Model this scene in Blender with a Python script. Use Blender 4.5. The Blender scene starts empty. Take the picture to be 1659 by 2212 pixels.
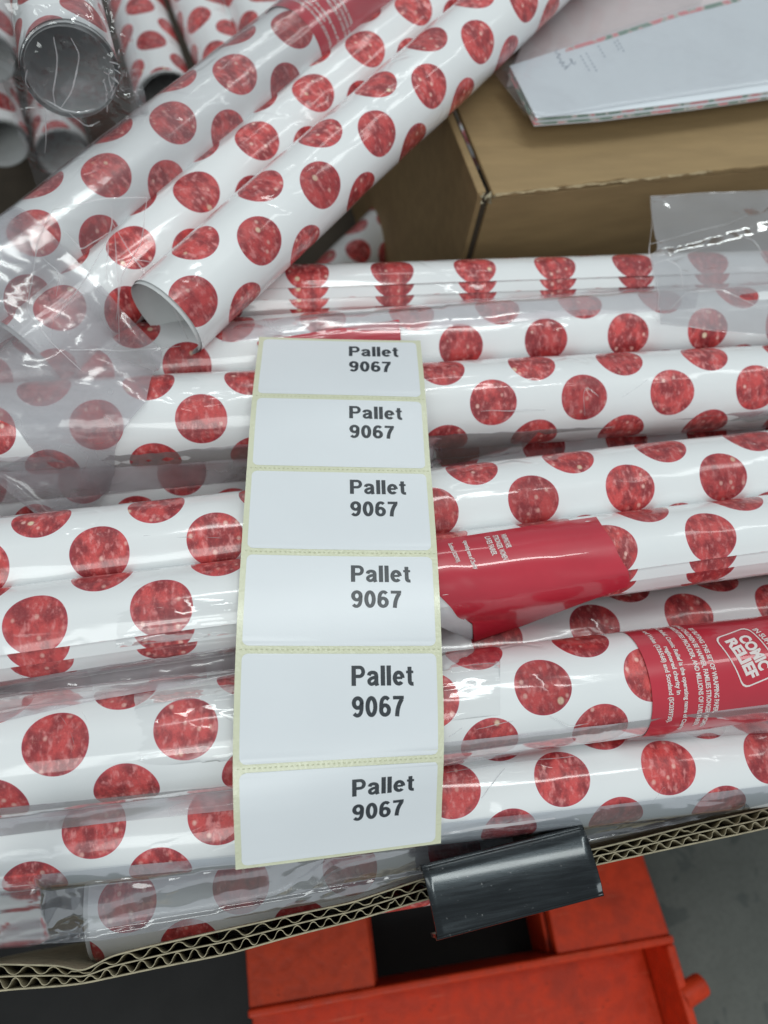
import bpy, bmesh, math, random
import numpy as np
from mathutils import Vector, Matrix
random.seed(7)
rng = np.random.default_rng(7)
scene = bpy.context.scene
COL = scene.collection
MM = 0.001

# ------------------------------------------------------------------ camera
F, CX, CY = 1726.0, 829.5, 1106.0          # measured on the photograph (1659 x 2212 view)
up = np.array([0.10, 0.43, 0.897]); up /= np.linalg.norm(up)
ax = np.array([.985, .085, -.15]); ax -= up * (ax @ up); ax /= np.linalg.norm(ax)
ay = np.cross(up, ax)
M = np.array([ax, ay, up])                 # rows: world axes in camera axes
H = 318.0
CAM = -M @ (np.array([0, 0, -1.0]) * (H / up[2]))

def ray(x, y): return M @ np.array([(x - CX) / F, (CY - y) / F, -1.0])
def onz(x, y, z):
    r = ray(x, y); return CAM + r * ((z - CAM[2]) / r[2])
def atd(x, y, d): return CAM + ray(x, y) * d

cd = bpy.data.cameras.new('camera'); cam = bpy.data.objects.new('camera', cd); COL.objects.link(cam)
cd.sensor_fit = 'VERTICAL'; cd.sensor_height = 36.0; cd.lens = F / 2212 * 36
cd.clip_start = 0.005; cd.clip_end = 50
mw = Matrix.Identity(4)
for i in range(3):
    for j in range(3): mw[i][j] = M[i, j]
    mw[i][3] = CAM[i] * MM
cam.matrix_world = mw
cd.dof.use_dof = True; cd.dof.focus_distance = 0.335; cd.dof.aperture_fstop = 8
scene.camera = cam

# ------------------------------------------------------------------ light
w = bpy.data.worlds.new('World'); scene.world = w; w.use_nodes = True
w.node_tree.nodes['Background'].inputs[0].default_value = (0.86, 0.94, 0.99, 1)
w.node_tree.nodes['Background'].inputs[1].default_value = 0.54
scene.view_settings.view_transform = 'Standard'
scene.view_settings.look = 'None'
scene.view_settings.exposure = -0.52
scene.view_settings.gamma = 1.0

def lamp(loc, target, sx, sy, power, col=(0.94, 1.0, 0.98)):
    l = bpy.data.lights.new('ceiling_and_fill_lamp', 'AREA'); l.shape = 'RECTANGLE'; l.size = sx; l.size_y = sy
    l.energy = power; l.color = col
    o = bpy.data.objects.new('ceiling_and_fill_lamp', l); COL.objects.link(o); o.location = loc
    o.rotation_euler = (Vector(target) - Vector(loc)).to_track_quat('-Z', 'Y').to_euler()
    return o
lamp((0.33, 0.58, 2.5), (0, 0, 0), 1.60, 0.19, 25)
lamp((0.55, 2.6, 2.7), (0, .2, 0), 1.2, 0.30, 9)
lamp((-1.6, 1.6, 2.6), (0, .2, 0), 0.30, 1.2, 4)  # fill light added from the left, no seen source
lamp((-0.4, -1.9, 2.1), (0, 0, 0), 1.5, 1.10, 36)
lamp((2.2, 0.8, 2.6), (0, 0, 0), 0.30, 1.2, 10)  # fill light added from the right, no seen source
scene.cycles.transparent_max_bounces = 16
scene.cycles.max_bounces = 10
scene.cycles.caustics_reflective = False
scene.cycles.caustics_refractive = False

# ------------------------------------------------------------------ node helpers
class NT:
    def __init__(s, name):
        s.m = bpy.data.materials.new(name); s.m.use_nodes = True
        s.t = s.m.node_tree; s.t.nodes.clear()
        s.out = s.t.nodes.new('ShaderNodeOutputMaterial')
    def n(s, typ, ins=None, **kw):
        nd = s.t.nodes.new('ShaderNode' + typ)
        for k, v in kw.items(): setattr(nd, k, v)
        if ins:
            for k, v in (ins.items() if isinstance(ins, dict) else enumerate(ins)):
                if v is None: continue
                sk = nd.inputs[k]
                if isinstance(v, bpy.types.NodeSocket): s.t.links.new(v, sk)
                else: sk.default_value = v
        return nd
    def math(s, op, a, b=None, c=None): return s.n('Math', [a, b, c], operation=op).outputs[0]
    def mix(s, f, a, b): 
        nd = s.n('Mix', None, data_type='RGBA')
        for k, v in ((0, f), (6, a), (7, b)):
            if isinstance(v, bpy.types.NodeSocket): s.t.links.new(v, nd.inputs[k])
            else: nd.inputs[k].default_value = v
        return nd.outputs[2]
    def rng(s, v, a, b, c=0.0, d=1.0, smooth=True):
        nd = s.n('MapRange', None, interpolation_type='SMOOTHSTEP' if smooth else 'LINEAR')
        s.t.links.new(v, nd.inputs[0])
        for k, x in ((1, a), (2, b), (3, c), (4, d)): nd.inputs[k].default_value = x
        return nd.outputs[0]
    def noise(s, vec, scale, detail=2.0, rough=0.5, dist=0.0):
        nd = s.n('TexNoise', {'Scale': scale, 'Detail': detail, 'Roughness': rough, 'Distortion': dist})
        if vec is not None: s.t.links.new(vec, nd.inputs['Vector'])
        return nd.outputs['Fac']
    def scalev(s, vec, sc):
        return s.n('VectorMath', [vec, sc], operation='MULTIPLY').outputs[0]
    def bump(s, h, strength, dist, normal=None):
        ins = {'Strength': strength, 'Distance': dist, 'Height': h}
        if normal is not None: ins['Normal'] = normal
        return s.n('Bump', ins).outputs[0]
    def done(s, shader):
        s.t.links.new(shader, s.out.inputs['Surface']); return s.m

def rgba(r, g, b): return (r, g, b, 1.0)
def texmm(k):                                  # object-space coordinates in millimetres
    return k.scalev(k.n('TexCoord').outputs['Object'], (1000, 1000, 1000))

PITCH, VP = 48.5, 45.5                                    # dot lattice, mm
def film_normal(k, uvmm, amount=1.0):
    """fine wrinkles of the tight clear film, running along the roll"""
    a = k.noise(k.scalev(uvmm, (.010, .050, 1)), 1.0, 2, .5, .6)
    warp = k.n('VectorMath', [k.scalev(uvmm, (.016, .03, 1)), k.scalev(k.n('TexNoise', {'Vector': k.scalev(uvmm, (.02, .02, 1)), 'Scale': 1.0}).outputs['Color'], (1.5, 1.5, 0))], operation='ADD').outputs[0]
    rg = k.math('MAXIMUM', k.math('SUBTRACT', 1.0, k.math('MULTIPLY', k.math('ABSOLUTE', k.math('SUBTRACT', k.noise(warp, 1.3, 1, .4, .2), .5)), 16.0)), 0.0)
    rg = k.math('MULTIPLY', rg, k.rng(k.noise(k.scalev(uvmm, (.018, .018, 1)), 1.0, 1), .53, .6))
    hh = k.math('ADD', k.math('MULTIPLY', a, 1.3), k.math('MULTIPLY', rg, .40))
    return k.bump(hh, 1.0, 0.0014 * amount)

def spot_paper(name, film=1.0, coatw=1.0):
    k = NT(name)
    uv = k.n('UVMap', None, uv_map='UVMap').outputs[0]
    obj_r = k.n('ObjectInfo').outputs['Random']
    sx = k.n('SeparateXYZ', [uv])
    X, Y = sx.outputs[0], sx.outputs[1]
    p, q = k.math('ADD', X, Y), k.math('SUBTRACT', X, Y)
    rp, rq = k.math('ROUND', p), k.math('ROUND', q)
    dp, dq = k.math('SUBTRACT', p, rp), k.math('SUBTRACT', q, rq)
    hx = k.math('MULTIPLY', k.math('ADD', dp, dq), PITCH / 2)
    hy = k.math('MULTIPLY', k.math('SUBTRACT', dp, dq), VP / 2)
    r = k.math('SQRT', k.math('ADD', k.math('MULTIPLY', hx, hx), k.math('MULTIPLY', hy, hy)))
    mask = k.rng(r, 12.45, 12.2)
    seed = k.n('UVMap', None, uv_map='Seed').outputs[0]
    sd = k.n('SeparateXYZ', [seed]).outputs[0]
    cell = k.n('CombineXYZ', [rp, rq, sd]).outputs[0]
    wn = k.n('TexWhiteNoise', [cell], noise_dimensions='3D').outputs['Color']
    mm = k.scalev(uv, (PITCH, VP, 0))
    off = k.n('VectorMath', [mm, k.scalev(wn, (300, 300, 300))], operation='ADD').outputs[0]
    n1 = k.noise(k.scalev(off, (.16, .11, .1)), 1.0, 3, .6)
    n2 = k.noise(k.scalev(off, (.42, .24, .3)), 1.0, 2, .5)
    n3 = k.noise(off, 1.3, 2, .5)
    c = k.mix(k.rng(n1, .36, .64), rgba(.27, .026, .032), rgba(.70, .085, .082))
    c = k.mix(k.math('MULTIPLY', k.rng(n2, .50, .74), .70), c, rgba(.90, .35, .34))
    c = k.mix(k.math('MULTIPLY', k.rng(n3, .58, .8), .35), c, rgba(.80, .30, .28))
    c = k.mix(k.math('MULTIPLY', k.rng(n3, .42, .25), .4), c, rgba(.14, .010, .016))
    vo = k.n('TexVoronoi', {'Vector': k.scalev(off, (.2, .17, .2)), 'Scale': 1.0, 'Randomness': 1.0}, feature='F1')
    rnd = k.n('SeparateXYZ', [vo.outputs['Color']]).outputs[0]
    speck = k.math('MULTIPLY', k.rng(vo.outputs['Distance'], .27, .08), k.rng(rnd, .30, .60))
    c = k.mix(k.math('MULTIPLY', speck, .9), c, rgba(.95, .58, .50))
    vo2 = k.n('TexVoronoi', {'Vector': k.scalev(off, (.085, .075, .2)), 'Scale': 1.0, 'Randomness': 1.0}, feature='F1')
    rnd2 = k.n('SeparateXYZ', [vo2.outputs['Color']]).outputs[1]
    big = k.math('MULTIPLY', k.rng(vo2.outputs['Distance'], .155, .075), k.rng(rnd2, .55, .7))
    c = k.mix(k.math('MULTIPLY', big, .9), c, rgba(.93, .78, .55))
    wv = k.n('SeparateXYZ', [wn]).outputs[2]
    c = k.mix(k.rng(wv, .35, 1.0, 0.0, .42), c, rgba(.20, .010, .016))
    # printed edge a little pinker
    c = k.mix(k.math('MULTIPLY', k.rng(r, 10.8, 12.3), .35), c, rgba(.50, .05, .10))
    white = k.mix(k.noise(mm, .03, 2), rgba(.80, .82, .83), rgba(.86, .87, .87))
    colr = k.mix(mask, white, c)
    pn = k.bump(k.noise(k.scalev(mm, (.02, .06, 1)), 1.0, 2), .5, .0008)
    ins = {'Base Color': colr, 'Roughness': .42, 'IOR': 1.4, 'Normal': pn}
    if coatw > 0:
        ins.update({'Coat Weight': coatw, 'Coat Roughness': .115, 'Coat IOR': 1.5, 'Coat Normal': film_normal(k, mm, film)})
    b = k.n('BsdfPrincipled', ins)
    return k.done(b.outputs[0])

def film_mat(name, haze=.10, rough=.12, wr=1.0, fres=1.2, tint=(.965, .965, .975), hazecol=(.80, .79, .83), sc=1.0, crease=.0):
    k = NT(name)
    mm = texmm(k)
    warp = k.n('VectorMath', [k.scalev(mm, (.02 * sc, .045 * sc, .03 * sc)), k.scalev(k.n('TexNoise', {'Vector': k.scalev(mm, (.02, .02, .02)), 'Scale': 1.0}).outputs['Color'], (1.6, 1.6, 1.6))], operation='ADD').outputs[0]
    a = k.noise(warp, 1.0, 2, .45, .4)
    rg = k.math('SUBTRACT', 1.0, k.math('MULTIPLY', k.math('ABSOLUTE', k.math('SUBTRACT', k.noise(warp, 1.7, 1, .4, .3), .5)), 9.0))
    rg = k.math('MAXIMUM', rg, 0.0)              # thin ridges: sharp creases in the film
    gate = k.rng(k.noise(k.scalev(mm, (.03, .03, .03)), 1.0, 2), .5, .62)
    rg = k.math('MULTIPLY', rg, gate)
    hh = k.math('ADD', a, k.math('MULTIPLY', rg, crease))
    nrm = k.bump(hh, 1.0, .0022 * wr)
    tr = k.n('BsdfTransparent', [rgba(*tint)]).outputs[0]
    df = k.n('BsdfTranslucent', [rgba(*hazecol)]).outputs[0]
    d2 = k.n('BsdfDiffuse', [rgba(*hazecol)]).outputs[0]
    hz = k.n('MixShader', [.6, df, d2]).outputs[0]
    hf = k.math('ADD', k.math('MULTIPLY', k.rng(k.noise(k.scalev(mm, (.03, .03, .03)), 1.0, 3), .3, .7, .5, 1.3), haze), k.math('MULTIPLY', rg, crease * .3))  # ridges get extra white haze, painting in light caught on creases
    m1 = k.n('MixShader', [hf, tr, hz]).outputs[0]
    fr = k.math('MINIMUM', k.math('MULTIPLY', k.n('Fresnel', {'IOR': 1.45, 'Normal': nrm}).outputs[0], fres), .5)
    gl = k.n('BsdfGlossy', {'Color': rgba(1, 1, 1), 'Roughness': rough, 'Normal': nrm}).outputs[0]
    return k.done(k.n('MixShader', [fr, m1, gl]).outputs[0])

def simple(name, col, rough=.5, var=.08, nscale=.05, bump=0, bscale=.5, metal=0, spec=.5, col2=None, stretch=(1, 1, 1), coat=0):
    k = NT(name); mm = texmm(k)
    n = k.noise(k.scalev(mm, stretch), nscale, 4, .6)
    c2 = col2 or tuple(max(0, x * (1 - 2.2 * var)) for x in col)
    c = k.mix(k.rng(n, .3, .7), rgba(*c2), rgba(*col))
    ins = {'Base Color': c, 'Roughness': rough, 'Metallic': metal, 'Specular IOR Level': spec, 'Coat Weight': coat}
    if bump: ins['Normal'] = k.bump(k.noise(mm, bscale, 3), 1.0, bump * MM)
    return k.done(k.n('BsdfPrincipled', ins).outputs[0])

MAT = {}
MAT['paper'] = spot_paper('spotted_paper', 1.0, .9)
MAT['paper_loose'] = spot_paper('spotted_paper_bare', 1.0, 0.25)
MAT['inner'] = simple('paper_back', (.62, .63, .63), .6, .05, .03)
MAT['film'] = film_mat('clear_film', .07, .12, .35, .9, tint=(.985, .985, .99), crease=.10)
MAT['film_clear'] = film_mat('clear_film_tight', .015, .07, .5, 1.2, tint=(1, 1, 1), crease=.12)
MAT['film_bag'] = film_mat('clear_film_flat_bag', .20, .11, .45, 1.6, tint=(.96, .955, .965), hazecol=(.74, .72, .74), crease=.35)
MAT['film_edge_glint'] = film_mat('clear_film_edge_glint', .62, .10, .2, 1.0, tint=(1, 1, 1), hazecol=(.95, .95, .97))  # whitened film: highlights on edges and creases put into the colour
MAT['film_crinkle'] = film_mat('clear_film_crinkled', .05, .08, .3, 1.8, tint=(.97, .97, .975), crease=.7)
MAT['film_fold'] = film_mat('clear_film_folded', .44, .13, .40, 1.0, tint=(.985, .98, .985), hazecol=(.84, .79, .83), crease=.14)
MAT['film_shiny'] = film_mat('clear_film_taut', .13, .10, .9, 2.4, tint=(.84, .86, .89), hazecol=(.55, .58, .66), crease=.15)
MAT['film_crumple'] = film_mat('clear_film_crumpled', .38, .14, .25, 1.4, tint=(.95, .945, .955), hazecol=(.66, .64, .68), sc=1.2, crease=.20)
MAT['red'] = simple('red_print', (.56, .026, .050), .30, .05, .03, coat=.8, bump=.12, bscale=.06)
MAT['white_ink'] = simple('white_ink', (.80, .72, .70), .5, .04)
MAT['label'] = simple('label_paper', (.76, .79, .82), .30, .01, .02, bump=.02, bscale=1.2)
MAT['backing'] = None
MAT['ink'] = simple('black_ink', (.040, .048, .058), .34, .1, .1)
MAT['kraft'] = simple('kraft_board', (.36, .245, .118), .75, .07, .06, bump=.15, bscale=.35, stretch=(.25, 1.6, 1.6))
MAT['kraft_shade'] = simple('kraft_shaded', (.075, .058, .04), .8, .1, .03)  # kraft darkened to paint in the shade inside tray and box
MAT['kraft_edge'] = simple('kraft_cut_edge', (.47, .415, .285), .85, .14, .25, bump=.3, bscale=.8)
MAT['kraft_pale'] = simple('kraft_torn', (.44, .34, .20), .85, .1, .2)
MAT['orange'] = simple('orange_plastic', (.62, .040, .009), .5, .18, .012, bump=.15, bscale=.2)
MAT['orange_worn'] = simple('orange_plastic_worn', (.56, .048, .013), .55, .30, .03, bump=.2, bscale=.2)
MAT['dark'] = simple('floor_shade_sheet', (.018, .017, .017), .7, .2, .02)  # near-black colour standing in for shade under the tray
MAT['envelope'] = simple('white_sheet', (.80, .85, .90), .5, .03, .01)
MAT['pinkish'] = simple('pale_pink_sheet', (.82, .72, .72), .5, .06, .01)
MAT['pencil'] = simple('faint_grey_print', (.30, .36, .45), .6)

def grimy(name, col):
    k = NT(name); mm = texmm(k)
    a = k.noise(mm, .016, 5, .62, .4); b = k.noise(mm, .09, 4, .6); sc = k.noise(k.scalev(mm, (.02, .5, .1)), 1.0, 3, .6)
    c = k.mix(k.rng(b, .3, .7), rgba(*[x * .75 for x in col]), rgba(*col))
    c = k.mix(k.math('MULTIPLY', k.rng(a, .52, .70), .28), c, rgba(.16, .024, .012))
    c = k.mix(k.math('MULTIPLY', k.rng(b, .64, .70), .45), c, rgba(.05, .02, .015))
    c = k.mix(k.math('MULTIPLY', k.rng(sc, .66, .72), .35), c, rgba(.80, .22, .12))
    return k.done(k.n('BsdfPrincipled', {'Base Color': c, 'Roughness': k.rng(b, .3, .7, .38, .62), 'Specular IOR Level': .35, 'Normal': k.bump(b, .5, .0012)}).outputs[0])
MAT['orange_worn'] = grimy('orange_plastic_scuffed', (.60, .052, .012))
MAT['orange'] = grimy('orange_plastic', (.66, .046, .009))
k = NT('glassine'); mm = texmm(k)
c = k.mix(k.noise(mm, .12, 3), rgba(.64, .65, .46), rgba(.72, .73, .55))
MAT['backing'] = k.done(k.n('BsdfPrincipled', {'Base Color': c, 'Roughness': .28, 'Coat Weight': .4, 'Coat Roughness': .15, 'Normal': k.bump(k.noise(mm, .7, 3), 1.0, .00025)}).outputs[0])

k = NT('floral_edge'); mm = texmm(k)
n = k.noise(mm, .12, 2)
c = k.mix(k.rng(n, .44, .50), rgba(.24, .34, .28), rgba(.70, .64, .60)); c = k.mix(k.rng(n, .50, .55), c, rgba(.78, .30, .32))
MAT['floral'] = k.done(k.n('BsdfPrincipled', {'Base Color': c, 'Roughness': .6}).outputs[0])

k = NT('blued_steel'); mm = texmm(k)
n = k.noise(k.scalev(mm, (.05, .6, .6)), 1.0, 4, .6)
sp = k.rng(k.noise(mm, .55, 2), .70, .78)
c = k.mix(n, rgba(.012, .014, .016), rgba(.036, .044, .049)); c = k.mix(k.math('MULTIPLY', sp, .5), c, rgba(.3, .3, .3))
MAT['steel'] = k.done(k.n('BsdfPrincipled', {'Base Color': c, 'Metallic': .9, 'Roughness': k.rng(n, .2, .8, .20, .34), 'Coat Weight': .5, 'Coat Roughness': .10, 'Normal': k.bump(k.noise(k.scalev(mm, (.03, .12, .1)), 1.0, 3), 1.0, .00015)}).outputs[0])

k = NT('concrete'); mm = texmm(k)
n = k.noise(mm, .012, 6, .65); n2 = k.noise(mm, .25, 3, .6)
st = k.rng(k.noise(mm, .028, 3, .55, .6), .60, .64)
c = k.mix(n, rgba(.075, .082, .072), rgba(.17, .178, .162)); c = k.mix(k.math('MULTIPLY', k.rng(n2, .4, .7), .45), c, rgba(.09, .095, .085)); c = k.mix(k.math('MULTIPLY', st, .75), c, rgba(.07, .08, .075))
MAT['concrete'] = k.done(k.n('BsdfPrincipled', {'Base Color': c, 'Roughness': .7, 'Normal': k.bump(n2, .4, .001)}).outputs[0])

# ------------------------------------------------------------------ object helpers
def empty(name, label, cat, loc, group=None):
    o = bpy.data.objects.new(name, None); COL.objects.link(o); o.location = [c * MM for c in loc]
    o.empty_display_size = .01
    tag(o, label, cat, group); return o
def tag(o, label=None, cat=None, group=None, kind=None):
    if label: o['label'] = label
    if cat: o['category'] = cat
    if group: o['group'] = group
    if kind: o['kind'] = kind
    return o
def origin(o):
    v = Vector((0, 0, 0))
    while o is not None: v += o.location; o = o.parent
    return v
def mesh(name, verts, faces, mat, parent=None, uv=None, seed=None, smooth=True, loc=None):
    """verts in world mm; uv per vertex"""
    me = bpy.data.meshes.new(name)
    base = np.array(loc if loc is not None else (np.array(origin(parent)) / MM if parent else np.zeros(3)), float)
    V = (np.asarray(verts, float) - base) * MM
    me.from_pydata(V.tolist(), [], [list(map(int, f)) for f in faces])
    if uv is not None:
        li = np.empty(len(me.loops), np.int32); me.loops.foreach_get('vertex_index', li)
        l = me.uv_layers.new(name='UVMap'); l.data.foreach_set('uv', np.asarray(uv, np.float32)[li].ravel())
        l2 = me.uv_layers.new(name='Seed'); l2.data.foreach_set('uv', np.tile(np.array([seed or 0, 0], np.float32), (len(li), 1)).ravel())
    if smooth: me.polygons.foreach_set('use_smooth', [True] * len(me.polygons))
    me.materials.append(mat); me.update()
    o = bpy.data.objects.new(name, me); COL.objects.link(o)
    if parent: o.parent = parent
    elif loc is not None: o.location = base * MM
    return o
def grid_faces(nu, nv, off=0, close=False):
    f = []
    for i in range(nu - 1):
        for j in range(nv - 1 + (1 if close else 0)):
            j2 = (j + 1) % nv
            f.append((off + i * nv + j, off + (i + 1) * nv + j, off + (i + 1) * nv + j2, off + i * nv + j2))
    return f
def prism(poly, z0, z1):
    """solid from a polygon (list of xy, counter-clockwise)"""
    n = len(poly)
    v = [(x, y, z0) for x, y in poly] + [(x, y, z1) for x, y in poly]
    f = [tuple(range(n))[::-1], tuple(range(n, 2 * n))] + [(i, (i + 1) % n, n + (i + 1) % n, n + i) for i in range(n)]
    return v, f
def box(x0, x1, y0, y1, z0, z1): return prism([(x0, y0), (x1, y0), (x1, y1), (x0, y1)], z0, z1)
def bevel(o, w, seg=2):
    m = o.modifiers.new('bevel', 'BEVEL'); m.width = w * MM; m.segments = seg; m.limit_method = 'ANGLE'; m.angle_limit = math.radians(40)
    return o
def join(parts):
    V, Fc = [], []
    for v, f in parts:
        o = len(V); V += list(map(tuple, v)); Fc += [tuple(i + o for i in q) for q in f]
    return V, Fc
def vnoise(x, seed=0, n=5, base=1.0):
    """smooth 1-D noise from summed sines"""
    r = np.random.default_rng(seed); s = np.zeros_like(np.asarray(x, float))
    for i in range(n):
        s = s + np.sin(np.asarray(x) * base * r.uniform(.5, 2.2) + r.uniform(0, 6.28)) * r.uniform(.4, 1)
    return s / n
def noise2(x, y, seed=0, n=10, base=1.0):
    r = np.random.default_rng(seed); s = np.zeros_like(np.asarray(x, float))
    for i in range(n):
        a = r.uniform(0, 6.28); kf = base * r.uniform(.5, 2.4)
        s = s + np.sin((np.cos(a) * x + np.sin(a) * y) * kf + r.uniform(0, 6.28))
    return s / math.sqrt(n)

def facet(x, y, cell, seed, ang=0.5):
    """height field of flat facets with sharp creases between (crumpled film)"""
    r = np.random.default_rng(seed); n = 97; h = r.uniform(-1, 1, (n, n))
    c_, s_ = math.cos(ang), math.sin(ang)
    wx = .35 * np.sin(y / cell * 1.3 + seed) + .25 * np.sin(x / cell * .7 + 2 * seed)
    a, b = (x * c_ + y * s_) / cell + wx + 40.0, (-x * s_ + y * c_) / cell * .8 + 40.0 + .3 * np.sin(x / cell + seed)
    i, j = np.floor(a).astype(int), np.floor(b).astype(int); u, v = a - i, b - j
    g = lambda p, q: h[p % n, q % n]
    lo = g(i, j) + (g(i + 1, j) - g(i, j)) * u + (g(i, j + 1) - g(i, j)) * v
    hi = g(i + 1, j + 1) + (g(i, j + 1) - g(i + 1, j + 1)) * (1 - u) + (g(i + 1, j) - g(i + 1, j + 1)) * (1 - v)
    return np.where(u + v < 1, lo, hi)

# ------------------------------------------------------------------ text
def ell(cx, cy, rx, ry, a0, a1, n=22):
    return [(cx + rx * math.cos(math.radians(a0 + (a1 - a0) * i / n)), cy + ry * math.sin(math.radians(a0 + (a1 - a0) * i / n))) for i in range(n + 1)]
def cat2(P, n=6):
    P = np.array(P, float); P = np.vstack([2 * P[0] - P[1], P, 2 * P[-1] - P[-2]]); out = []
    for i in range(1, len(P) - 2):
        for t in np.linspace(0, 1, n, endpoint=False):
            a, b, c_, d_ = P[i - 1:i + 3]
            out.append(tuple(.5 * (2 * b + (c_ - a) * t + (2 * a - 5 * b + 4 * c_ - d_) * t * t + (-a + 3 * b - 3 * c_ + d_) * t ** 3)))
    return out + [tuple(P[-2])]
def ln(a, b, n=9): return [(a[0] + (b[0] - a[0]) * i / n, a[1] + (b[1] - a[1]) * i / n) for i in range(n + 1)]
# bold grotesque letters as strokes: (centre line, half width); capital height 1
NINE = [(ell(.28, .68, .183, .235, -5, 355), .095), (cat2([(.463, .70), (.455, .42), (.41, .20), (.31, .085), (.20, .085), (.105, .17)]), .09)]
GLYPH = {
 'P': (.62, [(ln((.1, 0), (.1, 1)), .1), ([(.19, .915), (.27, .915)] + ell(.36, .69, .17, .225, 90, -90) + [(.27, .465), (.19, .465)], .085)]),
 'l': (.20, [(ln((.1, 0), (.1, 1)), .1)]),
 'a': (.56, [(cat2([(.095, .50), (.14, .61), (.26, .655), (.39, .61), (.43, .48), (.43, .25), (.44, .10), (.475, 0)]), .09), (cat2([(.40, .42), (.22, .365), (.115, .27), (.115, .15), (.205, .075), (.33, .12), (.41, .22)]), .082)]),
 'e': (.54, [(ell(.275, .365, .18, .285, 0, 318), .092), (ln((.12, .375), (.44, .375), 4), .065)]),
 't': (.36, [(cat2([(.17, .93), (.17, .6), (.17, .3), (.185, .14), (.25, .075), (.34, .075)]), .092), (ln((.01, .665), (.34, .665), 4), .065)]),
 '0': (.56, [(ell(.28, .5, .18, .415, 0, 360, 34), .097)]),
 '9': (.56, NINE),
 '6': (.56, [([(.56 - x, 1 - y) for x, y in p_], w_) for p_, w_ in NINE]),
 '7': (.56, [(ln((.03, .915), (.535, .915), 5), .085), (cat2([(.44, .84), (.33, .62), (.245, .34), (.205, 0)]), .098)]),
}
def grotesque(s_, width, height):
    x, V, Fc = 0, [], []
    for ch in s_:
        adv, strokes = GLYPH[ch]
        for pth, hw_ in strokes:
            P = np.array(pth, float); P[:, 0] += x
            tn = np.gradient(P, axis=0); tn /= np.linalg.norm(tn, axis=1)[:, None]
            if np.allclose(P[0], P[-1], atol=.02): tn[0] = tn[-1] = (tn[0] + tn[-1]) / np.linalg.norm(tn[0] + tn[-1])
            nn = np.stack([-tn[:, 1], tn[:, 0]], 1); o_ = len(V); n_ = len(P)
            V += [tuple(q) for q in P + nn * hw_] + [tuple(q) for q in P - nn * hw_]
            Fc += [(o_ + i, o_ + n_ + i, o_ + n_ + i + 1, o_ + i + 1) for i in range(n_ - 1)]
        x += adv + .07
    x -= .07
    return [(a * width / x, b * height) for a, b in V], Fc
def text_mesh(s, width=None, height=None, bold=.0, align='LEFT', step=None):
    """flat text as (verts2d, faces) scaled to a box; step: bisect so that it can bend"""
    cu = bpy.data.curves.new('t', 'FONT'); cu.body = s; cu.size = 1; cu.offset = bold; cu.resolution_u = 4
    o = bpy.data.objects.new('t', cu); COL.objects.link(o)
    dg = bpy.context.evaluated_depsgraph_get()
    me = bpy.data.meshes.new_from_object(o.evaluated_get(dg))
    bpy.data.objects.remove(o); bpy.data.curves.remove(cu)
    bm = bmesh.new(); bm.from_mesh(me); bpy.data.meshes.remove(me)
    xs = [v.co.x for v in bm.verts]; ys = [v.co.y for v in bm.verts]
    x0, x1 = min(xs), max(xs)
    capb = .0; capt = .70
    sy = height / (capt - capb) if height else 1
    sx = width / (x1 - x0) if width else sy
    for v in bm.verts:
        v.co.x = (v.co.x - x0) * sx; v.co.y = v.co.y * sy; v.co.z = 0
    wd = (x1 - x0) * sx
    if align == 'CENTER':
        for v in bm.verts: v.co.x -= wd / 2
    if step:
        for axis in (0, 1):
            lo = min(v.co[axis] for v in bm.verts); hi = max(v.co[axis] for v in bm.verts)
            t = lo + step
            while t < hi:
                co = [0, 0, 0]; co[axis] = t; no = [0, 0, 0]; no[axis] = 1
                bmesh.ops.bisect_plane(bm, geom=bm.verts[:] + bm.edges[:] + bm.faces[:], plane_co=co, plane_no=no)
                t += step
    bm.verts.index_update()
    V = [(v.co.x, v.co.y) for v in bm.verts]; Fc = [[v.index for v in f.verts] for f in bm.faces]
    bm.free(); return V, Fc

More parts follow.
